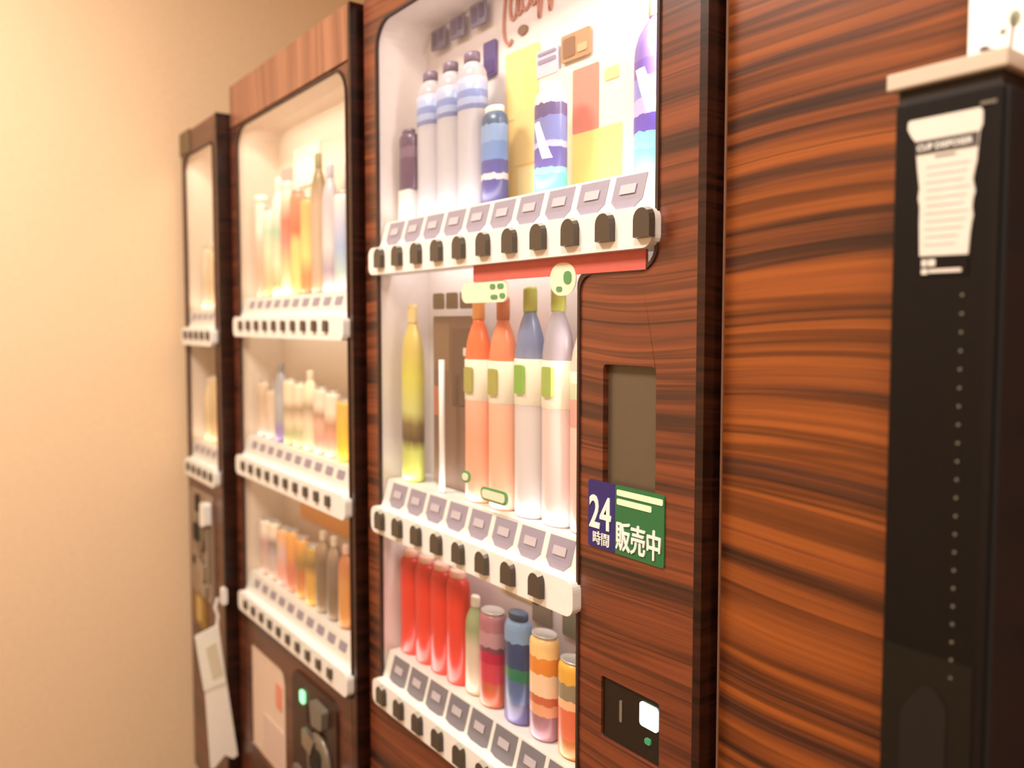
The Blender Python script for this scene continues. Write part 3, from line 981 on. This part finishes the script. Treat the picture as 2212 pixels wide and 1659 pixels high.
product('bottle', -1.007, .045, Z2_, .031, .366, [(0, (216, 210, 212)), (.5, (220, 210, 210)), (.66, (176, 176, 196)), (.82, (120, 132, 170))], (190, 196, 96),
        (.49, .69, CREAMB), label='grey clear bottle with bright green band, beside the orange bottles', group=G2, b=.020, marks=[(0, .54, .665, (140, 186, 84))], interp='LINEAR')
product('bottle', -.938, .045, Z2_, .031, .366, [(0, (222, 204, 204)), (.5, (230, 206, 200)), (.66, (190, 178, 190)), (.82, (168, 160, 172))], (190, 200, 98),
        (.49, .69, CREAMB), label='pinkish grey bottle with green band, under the round sticker', group=G2, b=.020, marks=[(0, .54, .665, (166, 186, 96))], interp='LINEAR')
product('bottle', -.874, .045, Z2_, .030, .340, [(0, (240, 178, 168)), (.5, (246, 200, 186)), (.7, (248, 210, 196))], (248, 226, 206),
        (.46, .70, [(0, (236, 168, 156)), (.5, (206, 212, 180)), (.8, (250, 236, 214))]), label='pink bottle at the right end of middle shelf', group=G2, b=.018, interp='LINEAR')

# bottom shelf, front machine
RED = [(0, (226, 58, 44)), (.30, (240, 70, 54)), (.70, (232, 62, 46)), (.92, (206, 44, 36))]
for k, (x, lb) in enumerate([(-1.392, 'slim red can, first from the left wall on bottom shelf'), (-1.333, 'slim red can, second from the left wall on bottom shelf'),
                             (-1.277, 'slim red can, third from the left wall on bottom shelf'), (-1.221, 'slim red can, fourth from left wall, beside the white capped bottle')]):
    product('slim', x, .047, Z3_, .0275, .208, RED, (250, 196, 176), label=lb, group='slim red cans on the bottom shelf', b=.019, interp='LINEAR')
product('bottle', -1.165, .047, Z3_, .024, .175, [(0, (186, 150, 120)), (.2, (220, 206, 186)), (.55, (214, 196, 176)), (.75, (150, 160, 120))], (250, 244, 232),
        label='small beige bottle with white cap beside the red cans', group=G3, b=.015, interp='LINEAR')
product('can', -1.112, .047, Z3_, .029, .165, [(0, (196, 96, 66)), (.28, (206, 60, 82)), (.48, (186, 26, 72)), (.60, (120, 64, 84)), (.66, (186, 140, 150)), (.82, (172, 110, 122))],
        label='crimson and wine red can on bottom shelf before blue bottle', group=G3, b=.021)
product('slim', -1.040, .047, Z3_, .030, .182, [(0, (96, 84, 130)), (.22, (90, 110, 160)), (.42, (52, 128, 96)), (.54, (52, 74, 118)), (.80, (128, 160, 200))], (60, 84, 120),
        label='tall blue can with green patch on bottom shelf', group=G3, b=.019)
product('can', -.972, .047, Z3_, .029, .168, [(0, (164, 116, 126)), (.26, (236, 168, 128)), (.36, (206, 110, 76)), (.44, (250, 214, 180)), (.66, (232, 142, 60)), (.82, (250, 206, 140))],
        label='orange and pale striped can with mauve foot on bottom shelf', group=G3, b=.020)
product('can', -.902, .047, Z3_, .028, .150, [(0, (196, 120, 60)), (.22, (232, 120, 84)), (.52, (250, 196, 150)), (.62, (150, 136, 110)), (.80, (236, 176, 72))],
        label='orange and ochre can at the right end of bottom shelf', group=G3, b=.020)
# green and yellow flowers of the backing card
card(-1.170, -1.060, .765, .800, (226, 206, 120), name='display_card', y=YBK, prints=[(-1.160, -1.120, .768, .79, (206, 196, 120)), (-1.11, -1.07, .77, .795, (244, 226, 140))])

# ---- middle machine
GM1, GM2, GM3 = 'drinks on the top shelf of the middle machine', 'drinks on the middle shelf of the middle machine', 'drinks on the bottom shelf of the middle machine'
YQ = Y2 + .044
XS = [-2.128 + .0615 * k for k in range(10)]


def row(zb, items, group, wh, hs_=1.0):
    for x, it in zip(XS, items):
        kind, h, st_, cp_, lb = it
        h *= hs_
        product(kind, x, YQ, zb, .0255, h, st_, cp_, label=lb + ' on ' + wh, group=group, b=.017, interp='LINEAR')


row(1.244 + .0725, [
    ('cup', .235, [(0, (240, 176, 150)), (.30, (246, 186, 160)), (.55, (250, 214, 196)), (.70, (255, 255, 246)), (.9, (255, 255, 246))], (252, 252, 244), 'pink foot cup with white top, leftmost'),
    ('can', .20, [(0, (206, 170, 110)), (.2, (236, 190, 150)), (.5, (252, 236, 206)), (.75, (196, 226, 196)), (.9, (250, 250, 236))], None, 'cream can with pale green top'),
    ('bottle', .26, [(0, (250, 250, 230)), (.12, (172, 178, 120)), (.3, (250, 240, 206)), (.6, (180, 214, 186)), (.8, (252, 250, 240))], (255, 252, 244), 'white bottle with soft green band'),
    ('slim', .245, [(0, (252, 246, 226)), (.25, (250, 226, 170)), (.5, (244, 150, 140)), (.7, (240, 130, 110)), (.9, (252, 230, 206))], (252, 250, 240), 'coral and cream can with white cap'),
    ('can', .22, [(0, (226, 180, 120)), (.25, (250, 224, 140)), (.5, (250, 214, 140)), (.62, (240, 116, 84)), (.95, (250, 150, 120))], None, 'bright coral over yellow can'),
    ('can', .20, [(0, (176, 112, 66)), (.22, (206, 150, 100)), (.4, (250, 226, 140)), (.8, (246, 190, 120))], None, 'yellow can with brown foot'),
    ('bottle', .28, [(0, (190, 150, 120)), (.3, (206, 184, 160)), (.7, (206, 176, 150)), (.9, (150, 130, 90))], (160, 150, 110), 'tall tan bottle with khaki cap'),
    ('bottle', .25, [(0, (236, 226, 220)), (.2, (180, 160, 180)), (.4, (232, 226, 226)), (.8, (206, 196, 206))], (206, 200, 216), 'pale grey bottle with mauve mark'),
    ('can', .19, [(0, (226, 220, 220)), (.2, (186, 206, 206)), (.45, (170, 190, 232)), (.7, (206, 206, 236)), (.9, (236, 232, 236))], None, 'light blue can'),
    ('slim', .27, [(0, (240, 236, 226)), (.4, (206, 220, 190)), (.6, (180, 196, 160)), (.8, (190, 184, 214))], (200, 194, 220), 'green and lavender can, rightmost'),
], GM1, 'top shelf of the middle machine', 1.14)
row(.874 + .0725, [
    ('can', .15, [(0, (220, 190, 186)), (.3, (226, 200, 180)), (.7, (206, 180, 150)), (.9, (226, 200, 176))], None, 'faded tan can, leftmost'),
    ('can', .13, [(0, (222, 196, 190)), (.4, (232, 206, 186)), (.8, (226, 200, 176))], None, 'faded rose can beside the grey blue bottle'),
    ('bottle', .20, [(0, (136, 116, 170)), (.2, (150, 130, 180)), (.32, (172, 172, 180)), (.6, (190, 192, 200)), (.9, (160, 160, 166))], (150, 150, 156), 'grey blue bottle with violet foot'),
    ('can', .165, [(0, (196, 200, 150)), (.2, (180, 180, 130)), (.35, (246, 220, 190)), (.55, (180, 156, 126)), (.7, (252, 230, 200))], None, 'cream can with moss green foot'),
    ('can', .16, [(0, (214, 214, 170)), (.25, (190, 186, 140)), (.4, (250, 226, 196)), (.6, (176, 150, 120)), (.75, (252, 232, 206))], None, 'cream can with olive foot and brown mark'),
    ('bottle', .19, [(0, (236, 220, 180)), (.4, (250, 226, 196)), (.6, (180, 156, 130)), (.75, (252, 240, 206))], (252, 244, 220), 'pale cream bottle'),
    ('can', .155, [(0, (250, 214, 196)), (.25, (240, 166, 146)), (.45, (246, 190, 170)), (.6, (186, 150, 126)), (.75, (252, 230, 210))], None, 'cream can with salmon middle'),
    ('can', .15, [(0, (250, 220, 200)), (.3, (240, 170, 150)), (.5, (200, 150, 120)), (.7, (252, 234, 214))], None, 'salmon and cream can beside the yellow one'),
    ('can', .135, [(0, (250, 220, 80)), (.5, (248, 200, 70)), (.85, (248, 190, 96))], None, 'plain bright yellow can'),
    ('bottle', .20, [(0, (250, 216, 80)), (.4, (250, 196, 90)), (.65, (252, 236, 206)), (.9, (244, 244, 232))], (244, 246, 240), 'yellow bottle with white shoulder, rightmost'),
], GM2, 'middle shelf of the middle machine')
row(.501 + .0725, [
    ('can', .15, [(0, (206, 170, 150)), (.3, (214, 186, 176)), (.6, (206, 160, 160)), (.8, (252, 236, 220))], None, 'dusty pink can with white top, leftmost'),
    ('can', .155, [(0, (214, 184, 160)), (.4, (206, 190, 190)), (.65, (150, 130, 130)), (.8, (250, 232, 214))], None, 'white and grey pink can'),
    ('can', .15, [(0, (250, 180, 170)), (.3, (240, 170, 150)), (.6, (226, 196, 196)), (.85, (246, 190, 140))], None, 'rose can with apricot top'),
    ('can', .155, [(0, (226, 140, 116)), (.4, (220, 130, 106)), (.6, (236, 160, 100)), (.9, (246, 176, 96))], None, 'brick pink can with orange top'),
    ('can', .15, [(0, (226, 170, 90)), (.4, (206, 120, 80)), (.6, (160, 130, 70)), (.9, (240, 172, 90))], None, 'gold and rust can'),
    ('can', .145, [(0, (228, 176, 80)), (.5, (224, 170, 84)), (.7, (140, 116, 70)), (.9, (200, 160, 90))], None, 'golden can with dark shoulder'),
    ('bottle', .19, [(0, (150, 124, 96)), (.4, (136, 114, 92)), (.7, (124, 104, 86)), (.9, (166, 136, 110))], (250, 236, 220), 'dark brown white capped bottle, left of two'),
    ('bottle', .19, [(0, (140, 116, 94)), (.4, (130, 110, 92)), (.7, (136, 118, 104)), (.9, (160, 134, 114))], (252, 240, 226), 'dark brown white capped bottle, right of two'),
    ('bottle', .185, [(0, (140, 82, 44)), (.1, (224, 156, 90)), (.6, (222, 156, 92)), (.9, (190, 116, 76))], (252, 214, 196), 'amber bottle with pink cap'),
    ('bottle', .185, [(0, (150, 86, 46)), (.1, (226, 160, 96)), (.6, (220, 150, 88)), (.9, (186, 106, 70))], (252, 206, 196), 'amber bottle with rose cap, rightmost'),
], GM3, 'bottom shelf of the middle machine')
# back cards of the middle machine's top shelf
YB2 = Y2 + LD
card(-2.150, -2.080, 1.57, 1.66, (246, 176, 168), y=YB2, parent=m2)
card(-2.060, -1.900, 1.60, 1.70, (255, 252, 240), y=YB2, parent=m2)
card(-1.760, -1.660, 1.56, 1.62, (196, 188, 206), y=YB2, parent=m2)
card(-1.640, -1.570, 1.685, 1.745, (226, 206, 196), y=YB2, parent=m2, r=.02)
card(-2.05, -1.72, .735, .80, (240, 170, 96), y=YB2, parent=m2)
card(-1.70, -1.54, .735, .80, (170, 140, 110), y=YB2, parent=m2)

# ---- far machine
GF = 'drinks in the far machine'
for zb, tag_ in ((1.215 + .0725, 'upper'), (.820 + .0725, 'lower')):
    for k, x in enumerate((-2.515, -2.455, -2.395, -2.335)):
        c = [(232, 214, 190), (236, 206, 170), (246, 206, 160), (250, 206, 166)][k] if tag_ == 'upper' else [(236, 210, 170), (226, 196, 150), (240, 190, 150), (246, 200, 160)][k]
        c2 = tuple(max(0, q - 22) for q in c)
        product('bottle' if (k + (tag_ == 'lower')) % 2 else 'can', x, Y1 + .05, zb, .025, .19 + .012 * k, [(0, c), (.4, c2), (.7, c)], (246, 230, 210),
                label='%s cream drink, %s from the wall on the %s shelf of far machine' % (['beige', 'sandy', 'peach', 'apricot'][k], ['first', 'second', 'third', 'fourth'][k], tag_), group=GF, b=.018, interp='LINEAR')
